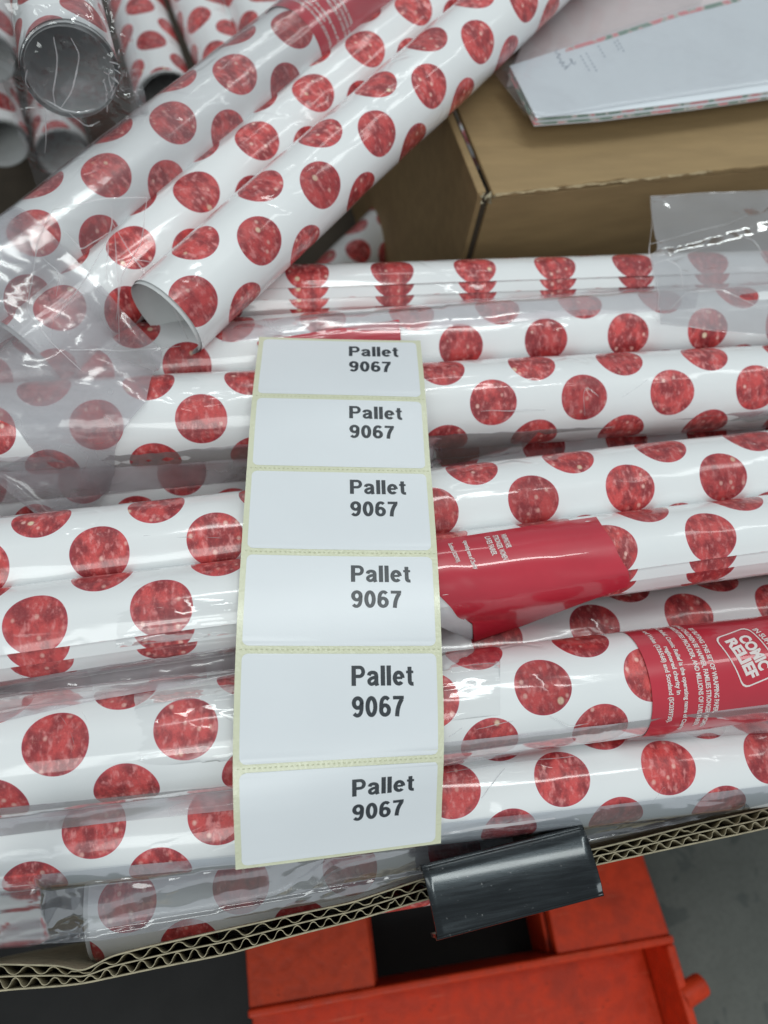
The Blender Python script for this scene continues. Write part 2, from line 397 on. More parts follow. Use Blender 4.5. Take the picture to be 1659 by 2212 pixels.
# ------------------------------------------------------------------ rolls
CYL = []                                        # for draping: (p0, a, L, R)
class Roll:
    def __init__(s, label, p0, p1, R, ext=(0, 0), group=None, dot=None, name='wrapping_paper_roll', mat='paper', seed=0, ledges=None, dents=.35, cap0=False, cap1=False, layers_end=0):
        p0, p1 = np.array(p0, float), np.array(p1, float)
        s.a = (p1 - p0) / np.linalg.norm(p1 - p0)
        p0 = p0 - s.a * ext[0]; p1 = p1 + s.a * ext[1]
        s.p0 = p0; s.L = float(np.linalg.norm(p1 - p0)); s.R = R
        s.e1 = np.array([0, 0, 1.0]) - s.a * s.a[2]; s.e1 /= np.linalg.norm(s.e1)
        s.e2 = np.cross(s.e1, s.a)
        if s.e2 @ (CAM - p0) < 0: s.e2 = -s.e2
        s.seed = seed; s.dents = dents
        s.root = empty(name, label, 'paper roll', p0, group)
        s.u0 = s.v0 = 0.0
        if dot: s.u0, ph = s.hit(*dot); s.v0 = ph * R
        CYL.append((p0, s.a, s.L, R))
        if ledges: s.v0 = s.hit(*ledges[0])[1] * R - 10.5
        phs = [-math.pi * .62] + ([s.hit(*q)[1] for q in ledges] if ledges else []) 
        if not ledges:
            s.sheet('outer_sheet', 0, 2 * math.pi, R, 0, mat, full=True)
        else:
            d = float(np.mean(np.diff(phs[1:])))
            nl = len(phs)
            for i in range(nl):
                a0 = phs[0] if i == 0 else phs[i] - .5
                a1 = phs[i + 1] if i + 1 < nl else math.pi * 1.42
                s.sheet('paper_layer', a0, a1, R - .5 * i, i * d * R, mat, lip=(i + 1 < nl))
        # inside of the tube
        nu, nv = 12, 40
        ring = np.linspace(0, 2 * math.pi, nv, endpoint=False)
        Ri = R - (2.2 if ledges else .9)
        us = np.linspace(0.2, s.L - .2, nu)
        V = np.array([s.pos(u, t, Ri) for u in us for t in ring])
        mesh('inner_sheet', V, grid_faces(nu, nv, 0, True), MAT['inner'], s.root)
        for li in range(layers_end):            # the ends of the rolled sheets standing out a little
            rr = R - .55 - .55 * li; o_ = (-1.2 + .9 * ((li * 7) % 3))
            V = [s.pos(u, t, rr + .25 * math.sin(2 * t + li)) for u in (o_ - .8, 14) for t in ring]
            mesh('rolled_edge', V, grid_faces(2, nv, 0, True), MAT['inner'], s.root)
    def pos(s, u, ph, r=None):
        r = s.R if r is None else r
        return s.p0 + s.a * u + (s.e1 * math.cos(ph) + s.e2 * math.sin(ph)) * r
    def hit(s, px, py):
        d = ray(px, py); d = d / np.linalg.norm(d); o = CAM - s.p0
        dd = d - s.a * (d @ s.a); oo = o - s.a * (o @ s.a)
        A, B, Cc = dd @ dd, 2 * dd @ oo, oo @ oo - s.R ** 2
        disc = max(B * B - 4 * A * Cc, 0); t = (-B - math.sqrt(disc)) / (2 * A)
        p = CAM + d * t - s.p0
        return float(p @ s.a), math.atan2(p @ s.e2, p @ s.e1)
    def sheet(s, name, a0, a1, R, vshift, mat, full=False, lip=False):
        nu = max(24, int(s.L / 5)); nv = max(10, int((a1 - a0) / (2 * math.pi) * 88))
        us = np.linspace(0, s.L, nu); ph = np.linspace(a0, a1, nv + (1 if full else 0))
        U, P = np.meshgrid(us, ph, indexing='ij')
        rr = R + s.dents * noise2(U * .02, P * 1.0, s.seed, 6) * (1 if not full else np.sin(P / 2) ** 0.0)
        if full: rr = R + s.dents * (np.sin(U * .021 + s.seed) * np.cos(P + s.seed) + .6 * np.sin(U * .043 + 2 * s.seed) * np.cos(2 * P + 1.3 * s.seed) + .35 * np.sin(U * .11 + s.seed) * np.cos(3 * P + s.seed))
        if lip: rr = rr + .3 * np.clip((P - (a1 - .16)) / .16, 0, 1) ** 2 + .2 * np.sin(U * .05 + s.seed) * np.clip((P - (a1 - .3)) / .3, 0, 1)
        X = s.p0 + U[..., None] * s.a + rr[..., None] * (np.cos(P)[..., None] * s.e1 + np.sin(P)[..., None] * s.e2)
        uv = np.stack([(U - s.u0) / PITCH, (P * s.R - vshift - s.v0) / VP], -1)
        nvv = X.shape[1]
        if full:                                 # uv range runs -pi..pi over the top
            P2 = P - math.pi; X = s.p0 + U[..., None] * s.a + rr[..., None] * (np.cos(P2)[..., None] * s.e1 + np.sin(P2)[..., None] * s.e2)
            uv = np.stack([(U - s.u0) / PITCH, (P2 * s.R - s.v0) / VP], -1)
        V = X.reshape(-1, 3); UVv = uv.reshape(-1, 2); Fc = grid_faces(nu, nvv)
        if lip:                                  # paper thickness at the free edge
            e = X[:, -1] - (np.cos(a1) * s.e1 + np.sin(a1) * s.e2) * .45
            o_ = len(V); V = np.vstack([V, X[:, -1], e]); UVv = np.vstack([UVv, uv[:, -1] * 0 + .5, uv[:, -1] * 0 + [.5, 0]])
            for i in range(nu - 1): Fc.append((o_ + i, o_ + i + 1, o_ + nu + i + 1, o_ + nu + i))
        return mesh(name, V, Fc, MAT[mat], s.root, UVv, s.seed)
    def band(s, u_a, u_b, a0, a1, mat='red', lift=.35):
        us = np.linspace(u_a, u_b, 14); ph = np.linspace(a0, a1, 44)
        V = [s.pos(u, t, s.R + lift + .1 * math.sin(u * .3) + .3 * s.dents) for u in us for t in ph]
        return mesh('belly_band', V, grid_faces(14, 44), MAT[mat], s.root)

def charity_print(parent, fmap, mirror=1):
    """the band's print; fmap(a, b) -> world point; a along the reading direction, b across, both mm from the centre of text / the band's edge"""
    def put(strs, size, width, b, a=0, rot=0, bold=.03, step=1.6):
        V, Fc = text_mesh(strs, width, size, bold, 'CENTER', step)
        c_, s_ = math.cos(rot), math.sin(rot)
        W = [fmap(a + x * c_ - y * s_, b + x * s_ + y * c_) for x, y in V]
        mesh('printed_text', W, Fc, MAT['white_ink'], parent, smooth=False)
    put('AND WALES (326568) AND SCOTLAND (SC039730).'.replace('AND WALES', 'and Wales').replace(' AND SCOTLAND', ' and Scotland'), 2.0, 47, 7.5)
    put('registered charity in', 2.0, 21, 11.0)
    put('Comic Relief, Comic Relief is the operating name of Charity', 2.0, 60, 14.5)
    put('COMMUNITIES PROUDER, AND MILLIONS OF LIVES FAIRER.', 2.1, 57, 21.0)
    put('HELPING CHILDREN BE HAPPIER, FAMILIES STRONGER, WOMEN', 2.1, 60, 24.6)
    put('BY BUYING THIS SET OF WRAPPING PAPER,', 2.1, 42, 28.2)
    rot = math.radians(15)
    put('RELIEF', 5.2, 18.5, 42.0, -1.0, rot, .05)
    put('COMIC', 5.2, 16.5, 48.4, -3.0, rot, .05)
    put('IN SUPPORT OF', 2.8, 20, 58, -5, rot, .03)
    # rounded frame round the two words
    def frame(rw, rh, t, rad=3):
        pts = []
        for cx_, cy_, st in ((rw - rad, rh - rad, 0), (-rw + rad, rh - rad, 90), (-rw + rad, -rh + rad, 180), (rw - rad, -rh + rad, 270)):
            for q in range(0, 91, 30):
                an = math.radians(st + q); pts.append((cx_ + rad * math.cos(an), cy_ + rad * math.sin(an)))
        fine = []
        for i in range(len(pts)):
            p, q = pts[i], pts[(i + 1) % len(pts)]
            n = max(1, int(math.dist(p, q) / 2))
            fine += [(p[0] + (q[0] - p[0]) * j / n, p[1] + (q[1] - p[1]) * j / n) for j in range(n)]
        return fine
    A_, B_ = frame(12.2, 9.6, 0), frame(11.6, 9.0, 0)
    n = min(len(A_), len(B_)); 
    A_ = [A_[int(i * len(A_) / 96)] for i in range(96)]; B_ = [B_[int(i * len(B_) / 96)] for i in range(96)]
    c_, s_ = math.cos(rot), math.sin(rot)
    W = [fmap(-2.6 + x * c_ - y * s_, 47.6 + x * s_ + y * c_) for x, y in A_ + B_]
    mesh('printed_frame', W, [(i, (i + 1) % 96, 96 + (i + 1) % 96, 96 + i) for i in range(96)], MAT['white_ink'], parent, smooth=False)

def front(label, q0, q1, z, R, ext=(260, 260), **kw):
    p, q = onz(*q0, z), onz(*q1, z)
    xa, xb = -330, 430
    d = (q - p) / np.linalg.norm(q - p)
    p_ = p + d * ((xa - p[0]) / d[0]); q_ = p + d * ((xb - p[0]) / d[0])
    return Roll(label, p_, q_, R, **kw)
GR = 'spotted paper rolls lying across the tray'
R1 = front('spotted roll against the brown box, with three stepped sheet edges', (665, 648), (1220, 628), -50, 20, group=GR, dot=(665, 603), seed=1, ledges=[(665, 621), (665, 645), (665, 668)])
R2 = front('spotted roll with a red band corner above the top label', (985, 745), (1375, 718), -46, 23.16, group=GR, dot=(1180, 735), seed=2)
R3 = front('spotted roll under the second label, its film creased at the right', (210, 918), (1290, 857), -36, 23.16, group=GR, dot=(435, 905), seed=3)
R3b = front('sunken spotted roll in the gap beside the third label', (180, 1070), (370, 1055), -74, 23.16, group=GR, dot=(180, 1036), seed=4)
R4 = front('spotted roll passing under the third label from the top', (215, 1205), (1395, 1058), -27, 23.16, group=GR, dot=(215, 1195), seed=5)
R5 = front('spotted roll with stepped sheet edges and a loose red band beside the fourth label', (80, 1365), (1600, 1165), -16, 20, group=GR, dot=(350, 1318), seed=6, ledges=[(350, 1367), (350, 1396), (350, 1424)])
R6 = front('half sunken spotted roll between the loose red band and the charity band', (110, 1525), (1360, 1370), -60, 23.16, group=GR, dot=(385, 1462), seed=8)
R7 = front('spotted roll with a red charity band at its right, under the fifth label', (120, 1625), (1195, 1497), -28, 23.16, group=GR, dot=(120, 1605), seed=9)
R8 = front('spotted roll under the bottom label, behind the black steel clip', (200, 1797), (1215, 1690), -52, 20, group=GR, dot=(1215, 1680), seed=10)
# short roll that ends near the front wall
p = onz(214, 1958, -97); q = onz(700, 1882, -97); d = (q - p) / np.linalg.norm(q - p)
R9 = Roll('short spotted roll with its torn white end low against the front wall', p, p + d * 190, 22, group=GR, dot=(275, 1950), seed=11, layers_end=2)

# diagonal pack
GP = 'rolls in the clear bag lying diagonally'
dg_ = np.array([34.3, 34.2, 2.8]); dg_ /= np.linalg.norm(dg_)
def facing(px, py, dep, R):
    r_ = ray(px, py); r_ /= np.linalg.norm(r_); rp_ = r_ - dg_ * (r_ @ dg_); rp_ /= np.linalg.norm(rp_)
    return atd(px, py, dep) + rp_ * R
cpt = facing(411, 641, 381, 22.5)
C_end = cpt + dg_ * ((onz(352, 678, cpt[2]) - cpt) @ dg_)
RC = Roll('front roll of the diagonal pack, its open end showing', C_end, C_end + dg_ * 900, 22.5, group=GP, dot=(420, 650), seed=21, layers_end=3)
bside = np.array([-dg_[1], dg_[0], 0]); bside /= np.linalg.norm(bside)
bpt = cpt + bside * 44 + np.array([0, 0, -13])
RB = Roll('middle roll of the diagonal pack, half hidden between its neighbours', bpt - dg_ * 62, bpt + dg_ * 900, 22.5, group=GP, dot=(425, 410), seed=22, layers_end=3)
apt = atd(254, 407, 425)
RA = Roll('rear roll of the diagonal pack, hazy under film, with a red charity band', apt - dg_ * 150, apt + dg_ * 900, 22.5, group=GP, dot=(230, 375), seed=23, layers_end=2)

# rolls behind, ends towards the viewer
GB = 'spotted rolls stacked behind with open ends'
def tube(label, c, rpx, far, dz, seed, L=420, R=23.16, layers=4, dot=None):
    P = atd(*c, R * F / rpx); Q = onz(*far, P[2] + dz)
    dd = (Q - P) / np.linalg.norm(Q - P)
    return Roll(label, P, P + dd * L, R, group=GB, seed=seed, layers_end=layers, dot=dot)
T1 = tube('big open roll end at the upper left, crinkled film across it', (152, 152), 102, (122, 0), -14, 31, dot=(90, 65))
T2 = tube('smaller open roll end behind the diagonal pack', (362, 212), 64, (292, 0), -10, 32, dot=(325, 85))
T3 = tube('spotted roll behind the pack whose open end is almost hidden', (500, 160), 64, (425, 0), -10, 33, dot=(425, 40))
T4 = tube('open roll end cut by the left edge of the photo', (2, 308), 58, (-30, 170), -6, 34, dot=(5, 218))
T5 = tube('spotted roll behind the pack, left of its red band', (610, 150), 66, (545, 0), -6, 35, dot=(530, 55))
T6 = tube('shadowed roll end underneath the big open roll end', (135, 330), 56, (110, 200), -20, 36)
T7 = tube('spotted roll farthest up the left edge', (-30, 120), 62, (-20, 0), -4, 37, dot=(5, 45))
# sunken roll with a red band seen in the dark below the pack
p = onz(690, 640, -245); q = onz(930, 400, -245)
R10 = Roll('dim sunken roll with a red band in the dark gap left of the brown box', p - (q - p) * .1, q + (q - p) * 1.2, 23.16, group='rolls down in the dark gap', seed=41, dot=(775, 540))
R10.band(118, 160, -1.5, 1.6)

# ------------------------------------------------------------------ draping
def H0(x, y, cyl=None, base=-150.0):
    z = np.full_like(np.asarray(x, float), base)
    for p0, a, L, R in (cyl or CYL):
        hx = math.hypot(a[0], a[1]); ax_, ay_ = a[0] / hx, a[1] / hx
        dx, dy = x - p0[0], y - p0[1]
        s_ = dx * ax_ + dy * ay_; t_ = -dx * ay_ + dy * ax_
        ok = (np.abs(t_) < R) & (s_ > 0) & (s_ < L * hx)
        zz = p0[2] + s_ / hx * a[2] + np.sqrt(np.maximum(R * R - t_ * t_, 0))
        z = np.where(ok, np.maximum(z, zz), z)
    return z
def on_surface(px, py, cyl=None, lift=0.0, base=-150.0):
    zs = np.arange(70.0, base, -.5); r = ray(px, py)
    P = CAM + r * ((zs - CAM[2]) / r[2])[:, None]
    h = H0(P[:, 0], P[:, 1], cyl, base) + lift
    k_ = np.argmax(zs <= h); return P[k_]
def hull_line(t, z):
    """upper convex hull of z over t"""
    st = []
    for i in range(len(t)):
        while len(st) >= 2 and (z[st[-1]] - z[st[-2]]) * (t[i] - t[st[-2]]) <= (z[i] - z[st[-2]]) * (t[st[-1]] - t[st[-2]]): st.pop()
        st.append(i)
    return np.interp(t, t[st], z[st])
def lerp_poly(poly, n):
    xs = [p[0] for p in poly]; ys = [p[1] for p in poly]
    X = np.linspace(xs[0], xs[-1], n); return np.stack([X, np.interp(X, xs, ys)], 1)
FRONT = CYL[:10]
def film_fold(parent, upper, lower, sag=.25, seed=0, mat='film_fold', n=90, m=22, lift=.8, wr=.7, cyl=None, name='film_sleeve', base=-150.0, edge=.0):
    U, Lw = lerp_poly(upper, n), lerp_poly(lower, n)
    V = []
    for i in range(n):
        a = on_surface(*U[i], cyl or FRONT, base=base); b = on_surface(*Lw[i], cyl or FRONT, base=base)
        t = np.linspace(0, 1, m); X = a[0] + (b[0] - a[0]) * t; Y = a[1] + (b[1] - a[1]) * t
        h = H0(X, Y, cyl or FRONT, base); h[0], h[-1] = max(h[0], a[2]), max(h[-1], b[2])
        hl = hull_line(t, h); z = hl - sag * (hl - h)
        V.append(np.stack([X, Y, z + lift], 1))
    V = np.array(V)
    ww = noise2(V[..., 0] * .03, V[..., 1] * .25, seed, 8) + .8 * np.abs(noise2(V[..., 0] * .06, V[..., 1] * .1, seed + 5, 6))
    V[..., 2] += wr * np.maximum(ww, -.6) * (.35 + .65 * np.sin(np.linspace(0, math.pi, m)))[None]
    return mesh(name, V.reshape(-1, 3), grid_faces(n, m), MAT[mat], parent)

film_fold(R2.root, [(480, 700), (1000, 652), (1300, 632), (1500, 618)], [(480, 742), (900, 716), (1300, 682), (1500, 668)], .25, 1)
film_fold(R3.root, [(-60, 995), (300, 986), (520, 965), (930, 945), (1300, 928), (1720, 880)], [(-60, 1098), (300, 1062), (520, 1042), (930, 1012), (1300, 950), (1720, 920)], .3, 2, wr=1.0)
film_fold(R5.root, [(-60, 1486), (300, 1432), (560, 1392)], [(-60, 1575), (200, 1515), (560, 1455)], .3, 3, n=50)
film_fold(R7.root, [(900, 1612), (1300, 1568), (1720, 1515)], [(900, 1665), (1300, 1604), (1720, 1580)], .25, 4)
film_fold(R4.root, [(-60, 1752), (260, 1722), (560, 1690)], [(-60, 1815), (260, 1775), (560, 1745)], .3, 5, n=50)

def puff(parent, px0, px1, yt, yb, seed, amp=1.0):
    """film standing off the paper in flat facets"""
    n, m = 60, 40; V = np.zeros((n, m, 3))
    for i, s_ in enumerate(np.linspace(0, 1, n)):
        x = px0 + (px1 - px0) * s_
        a, b = np.interp(s_, [0, 1], yt), np.interp(s_, [0, 1], yb)
        for j, t in enumerate(np.linspace(0, 1, m)): V[i, j] = on_surface(x, a + (b - a) * t, FRONT)
    e = np.sin(np.linspace(0, math.pi, n))[:, None] ** .6 * np.sin(np.linspace(0, math.pi, m))[None] ** .6
    top = V[..., 2].max(axis=1, keepdims=True)
    flat = np.minimum(top + .5, V[..., 2] + 2.6)
    V[..., 2] = V[..., 2] + .3 + e * (flat - V[..., 2]) + e * amp * (.30 * facet(V[..., 0], V[..., 1], 16, seed, .3) + .10 * facet(V[..., 0], V[..., 1], 6, seed + 1, 1.1))
    return mesh('film_sleeve', V.reshape(-1, 3), grid_faces(n, m), MAT['film_clear'], parent)
puff(R7.root, 290, 520, (1500, 1470), (1670, 1640), 101)
puff(R7.root, 950, 1080, (1412, 1396), (1560, 1545), 104)
puff(R5.root, 250, 520, (1285, 1250), (1400, 1368), 107, .8)

# ------------------------------------------------------------------ tray of double-wall corrugated board
TZ = -64.0
inner_px = [(-260, 2128), (-60, 2092), (0, 2083), (130, 2086), (180, 2099), (240, 2066), (320, 2046), (500, 2005), (760, 1950), (920, 1898), (1280, 1835), (1659, 1745), (1900, 1690), (2200, 1622)]
outer_px = [(-260, 2188), (-60, 2150), (0, 2140), (130, 2130), (180, 2124), (240, 2112), (320, 2096), (500, 2058), (760, 1990), (920, 1943), (1290, 1868), (1659, 1788), (1900, 1730), (2200, 1664)]
def wall_path(poly):
    w_ = np.array([onz(x, y, TZ)[:2] for x, y in poly]); xs = np.arange(-225, 300, 1.0)
    return xs, np.interp(xs, w_[:, 0], w_[:, 1])
xs, yi = wall_path(inner_px); _, yo = wall_path(outer_px)
def smooth1(y, n=4):
    for _ in range(n): y = np.concatenate([[y[0]], (y[:-2] + 2 * y[1:-1] + y[2:]) / 4, [y[-1]]])
    return y
yi = smooth1(yi, 10); yo = smooth1(yo, 10)
yi += .35 * vnoise(xs, 3, 5, .07); yo += .3 * vnoise(xs, 4, 5, .06)
ym = yi * .52 + yo * .48 + .3 * vnoise(xs, 5, 5, .09)
tray = empty('cardboard_tray', 'brown corrugated cardboard tray with its cut double wall edge showing', 'cardboard tray', (0, -150, -200))
def liner(name, y, t, z1, depth, mat, zn=0):
    n = len(xs); zt = z1 + zn * vnoise(xs, int(abs(y[0]) * 10) + 2, 6, .2)
    V = np.concatenate([np.stack([xs, y - t / 2, zt], 1), np.stack([xs, y + t / 2, zt], 1), np.stack([xs, y + t / 2, zt * 0 + z1 - depth], 1), np.stack([xs, y - t / 2, zt * 0 + z1 - depth], 1)])
    f = []
    for i in range(n - 1):
        for a_ in range(4):
            b_ = (a_ + 1) % 4; f.append((a_ * n + i, a_ * n + i + 1, b_ * n + i + 1, b_ * n + i))
    return mesh(name, V, f, mat, tray, smooth=False)
liner('inner_liner', yi, .6, TZ + 1.2, 235, MAT['kraft_edge'], .5)
liner('middle_liner', ym, .5, TZ, 30, MAT['kraft_edge'], .3)
liner('outer_liner', yo, .6, TZ - .5, 235, MAT['kraft_edge'], .4)
def flute(ya, yb, pitch, seed, crush):
    xf = np.arange(-225, 300, .5); A_, B_ = np.interp(xf, xs, ya), np.interp(xf, xs, yb)
    ph = xf / pitch * 2 * math.pi + 1.9 * vnoise(xf, seed, 5, .09)
    s_ = np.sin(ph); s_ = np.sign(s_) * np.abs(s_) ** .8
    s_ = s_ + .25 * vnoise(xf, seed + 3, 5, .5)
    for x0, wd in crush: 
        g = np.exp(-((xf - x0) / wd) ** 2); s_ = s_ * (1 - .3 * g) + g * .9 * vnoise(xf, seed + 1, 6, 1.1)
    amp = (A_ - B_) / 2 - .55; mid = (A_ + B_) / 2
    y = mid + np.clip(s_, -1.25, 1.25) * amp; t = .4
    n = len(xf); zt = TZ - .8 + .5 * vnoise(xf, seed + 2, 6, .5)
    V = np.concatenate([np.stack([xf, y - t / 2, zt], 1), np.stack([xf, y + t / 2, zt], 1), np.stack([xf, y + t / 2, zt * 0 + TZ - 45], 1), np.stack([xf, y - t / 2, zt * 0 + TZ - 45], 1)])
    f = []
    for i in range(n - 1):
        for a_ in range(4):
            b_ = (a_ + 1) % 4; f.append((a_ * n + i, a_ * n + i + 1, b_ * n + i + 1, b_ * n + i))
    return mesh('fluting', V, f, MAT['kraft_edge'], tray, smooth=False)
flute(yi, ym, 10.4, 11, [(-15, 9), (128, 9), (-142, 8)])
flute(ym, yo, 7.0, 12, [(-10, 7), (130, 8)])
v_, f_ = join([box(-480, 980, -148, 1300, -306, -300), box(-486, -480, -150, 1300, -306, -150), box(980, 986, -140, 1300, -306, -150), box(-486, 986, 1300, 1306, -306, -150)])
mesh('tray_base', v_, f_, MAT['kraft_shade'], tray, smooth=False)
# film tucked against the wall, very shiny
CYLW = FRONT + [(np.array([-225, float(np.mean(yi[:80])) + 1.0, TZ - 3]), np.array([1, .03, 0]) / np.linalg.norm([1, .03, 0]), 520, 3.0)]
film_fold(R8.root, [(-60, 1905), (300, 1868), (520, 1850), (760, 1812), (960, 1778), (1300, 1742), (1720, 1690)],
          [(-60, 2050), (230, 2030), (600, 1966), (760, 1938), (915, 1888), (1280, 1822), (1720, 1722)], .12, 6, 'film_shiny', n=150, m=30, wr=1.5, cyl=CYLW, lift=1.2, base=-95.0)

# ------------------------------------------------------------------ steel clip
q = [onz(915, 1872, -44), onz(1262, 1787, -44), onz(1300, 1930, -44), onz(940, 2028, -44)]
cc = sum(q) / 4; ex = (q[1] - q[0] + q[2] - q[3]) / 2; Lc = np.linalg.norm(ex); ex /= Lc
ey = np.array([-ex[1], ex[0], 0]); Wc = abs((q[0] - q[3]) @ ey)
clip = empty('steel_clip', 'black steel clip clamped over the cardboard wall edge', 'clip', cc)
def sweep(prof, x0, x1, mat, name, n=24, thick=None):
    V = []
    for xx in np.linspace(x0, x1, n):
        for (yy, zz) in prof: V.append(cc + ex * xx + ey * yy + np.array([0, 0, zz]))
    m_ = len(prof); f = grid_faces(n, m_, 0, True)
    f += [tuple(range(m_))[::-1], tuple((n - 1) * m_ + i for i in range(m_))]
    return bevel(mesh(name, V, f, mat, clip), .15, 1)
hw = Wc / 2
outer = [(-hw, -17), (-hw - .2, -3)] + [(-hw + 1.6 - 1.8 * math.cos(a_), -1.7 + 2.1 * math.sin(a_)) for a_ in np.linspace(.2, 1.5, 5)] \
      + [(y_, .5 + 1.6 * (1 - (y_ / hw) ** 2) + (.0)) for y_ in np.linspace(-hw + 3.2, hw - 3.2, 15)] \
      + [(hw - 1.6 + 1.8 * math.cos(a_), -1.7 + 2.1 * math.sin(a_)) for a_ in np.linspace(1.5, .2, 5)] + [(hw + .2, -3), (hw, -22)]
inner_ = [(y_ * (hw - 1.2) / hw, z_ - 1.2) for y_, z_ in outer][::-1]
inner_[0] = (hw - 1.2, -22); inner_[-1] = (-hw + 1.2, -17)
sweep(outer + inner_, -Lc / 2, Lc / 2, MAT['steel'], 'channel')
for sgn, dz in ((-1, -.2), (1, .1)):            # rolled lips along both long edges
    y_c = sgn * (hw - .3); pr = [(y_c + 1.25 * math.cos(t), -1.5 + dz + 1.25 * math.sin(t)) for t in np.linspace(0, 6.283, 12, endpoint=False)]
    sweep(pr, -Lc / 2 - .3, Lc / 2 + .3, MAT['steel'], 'rolled_lip')

# ------------------------------------------------------------------ label strip
def strip_center(py, px, z): return onz(px, py, z)
kn = [(733, 735, -12), (858, 734, 0), (1014, 734, 4.5), (1194, 735, 8), (1403, 735, 7), (1648, 736, -2.5), (1850, 737, -25)]
K = np.array([onz(px, py, z) for py, px, z in kn])
def catmull(P, n=24):
    P = np.vstack([2 * P[0] - P[1], P, 2 * P[-1] - P[-2]]); out = []
    for i in range(1, len(P) - 2):
        for t in np.linspace(0, 1, n, endpoint=False):
            a, b, c_, d_ = P[i - 1:i + 3]
            out.append(.5 * (2 * b + (c_ - a) * t + (2 * a - 5 * b + 4 * c_ - d_) * t * t + (-a + 3 * b - 3 * c_ + d_) * t ** 3))
    return np.array(out + [P[-2]])
PATH = catmull(K, 24)                           # 24 samples to a label
ROWS = 6
def strip_pt(w_, s_, lift=0.0):
    """w_: mm across from the centre, s_: rows from the top (0..6)"""
    f = min(max(s_ * 24, 0), len(PATH) - 1.001); i = int(f); t = f - i
    p_ = PATH[i] * (1 - t) + PATH[i + 1] * t
    i0, i1 = max(i - 2, 0), min(i + 3, len(PATH) - 1)
    tn = PATH[i1] - PATH[i0]; tn /= np.linalg.norm(tn)
    wx = np.array([1, -.005 - .0, 0.0]); wx = np.array([.997, .02 + .012 * s_, 0]); wx -= tn * (wx @ tn); wx /= np.linalg.norm(wx)
    nm = np.cross(tn, wx); nm = nm if nm[2] > 0 else -nm
    c2 = .0009 * (w_ ** 2) * (.25 - .35 * math.sin(s_ * 1.3))  # slight crown across
    return p_ + wx * w_ + nm * (lift + c2)
strip = empty('label_strip', 'strip of six white pallet labels on yellowish backing lying down the rolls', 'label strip', K[3])
ns, nw = 145, 17
V = [strip_pt(w_, s_) for s_ in np.linspace(0, 6, ns) for w_ in np.linspace(-41, 41, nw)]
Vb = [strip_pt(w_, s_, -.12) for s_ in np.linspace(0, 6, ns) for w_ in np.linspace(-41, 41, nw)]
mesh('backing_sheet', V + Vb, grid_faces(ns, nw) + [f[::-1] for f in grid_faces(ns, nw, ns * nw)], MAT['backing'], strip)
PIT = 42.6
def rrect(x0, x1, y0, y1, r, nx=12, ny=20):
    """grid-filled rounded rectangle"""
    V, idx = [], {}
    ys = np.unique(np.concatenate([np.linspace(y0, y1, ny), y0 + r * (1 - np.cos(np.linspace(0, math.pi / 2, 6))), y1 - r * (1 - np.cos(np.linspace(0, math.pi / 2, 6)))]))
    for y in ys:
        d = min(y - y0, y1 - y); ins = r - math.sqrt(max(0, r * r - (r - d) ** 2)) if d < r else 0
        for t in np.linspace(0, 1, nx): V.append((x0 + ins + (x1 - x0 - 2 * ins) * t, y))
    return V, grid_faces(len(ys), nx)
for row in range(6):
    last = row == 5
    y0, y1 = row * PIT + 1.7, (row + 1) * PIT - 1.4
    V2, Fc = rrect(-38.6, 38.6, y0, y1, 2.4)
    lab = mesh('label', [strip_pt(x, y / PIT, .12) for x, y in V2], [f[::-1] for f in Fc], MAT['label'], strip)
    for txt, wd, top in (('Pallet', 24.9, 3.9), ('9067', 20.9, 15.4)):
        V2, Fc = grotesque(txt, wd, 7.6)
        W = [strip_pt(x + 4.4, (y0 + top + (0, 0, 0, .3, .8, 1.7)[row] + 7.6 - y) / PIT, .2) for x, y in V2]
        mesh('printed_text', W, Fc, MAT['ink'], lab, smooth=False)
# perforation: small raised nicks along each gap
pv, pf = [], []
for row in range(1, 6):
    for i in range(40):
        x = -39.5 + i * 2.02; o_ = len(pv)
        for dx, dy in ((0, 0), (1.0, 0), (1.0, .35), (0, .35)): pv.append(strip_pt(x + dx, row + (dy - .1) / PIT, .14))
        pv.append(strip_pt(x + .5, row + .08 / PIT, .42)); pf += [(o_ + a_, o_ + (a_ + 1) % 4, o_ + 4) for a_ in range(4)]
tag(mesh('perforation', pv, pf, MAT['backing'], strip, smooth=False), kind='stuff')

# ------------------------------------------------------------------ red bands on the front rolls
u7, ph7 = R7.hit(1400, 1455)
ub = R7.band(u7, u7 + 130, -1.75, 1.62)
def m7(a_, b_):
    return R7.pos(u7 + b_, .02 + a_ / R7.R, R7.R + .62 + .1 * math.sin((u7 + b_) * .3))
charity_print(ub, m7)
uA, phA = RA.hit(690, 105)
bA = RA.band(uA, uA + 120, -1.9, 2.3)
charity_print(bA, lambda a_, b_: RA.pos(uA + b_, .25 + a_ / RA.R, RA.R + .62 + .1 * math.sin((uA + b_) * .3)))

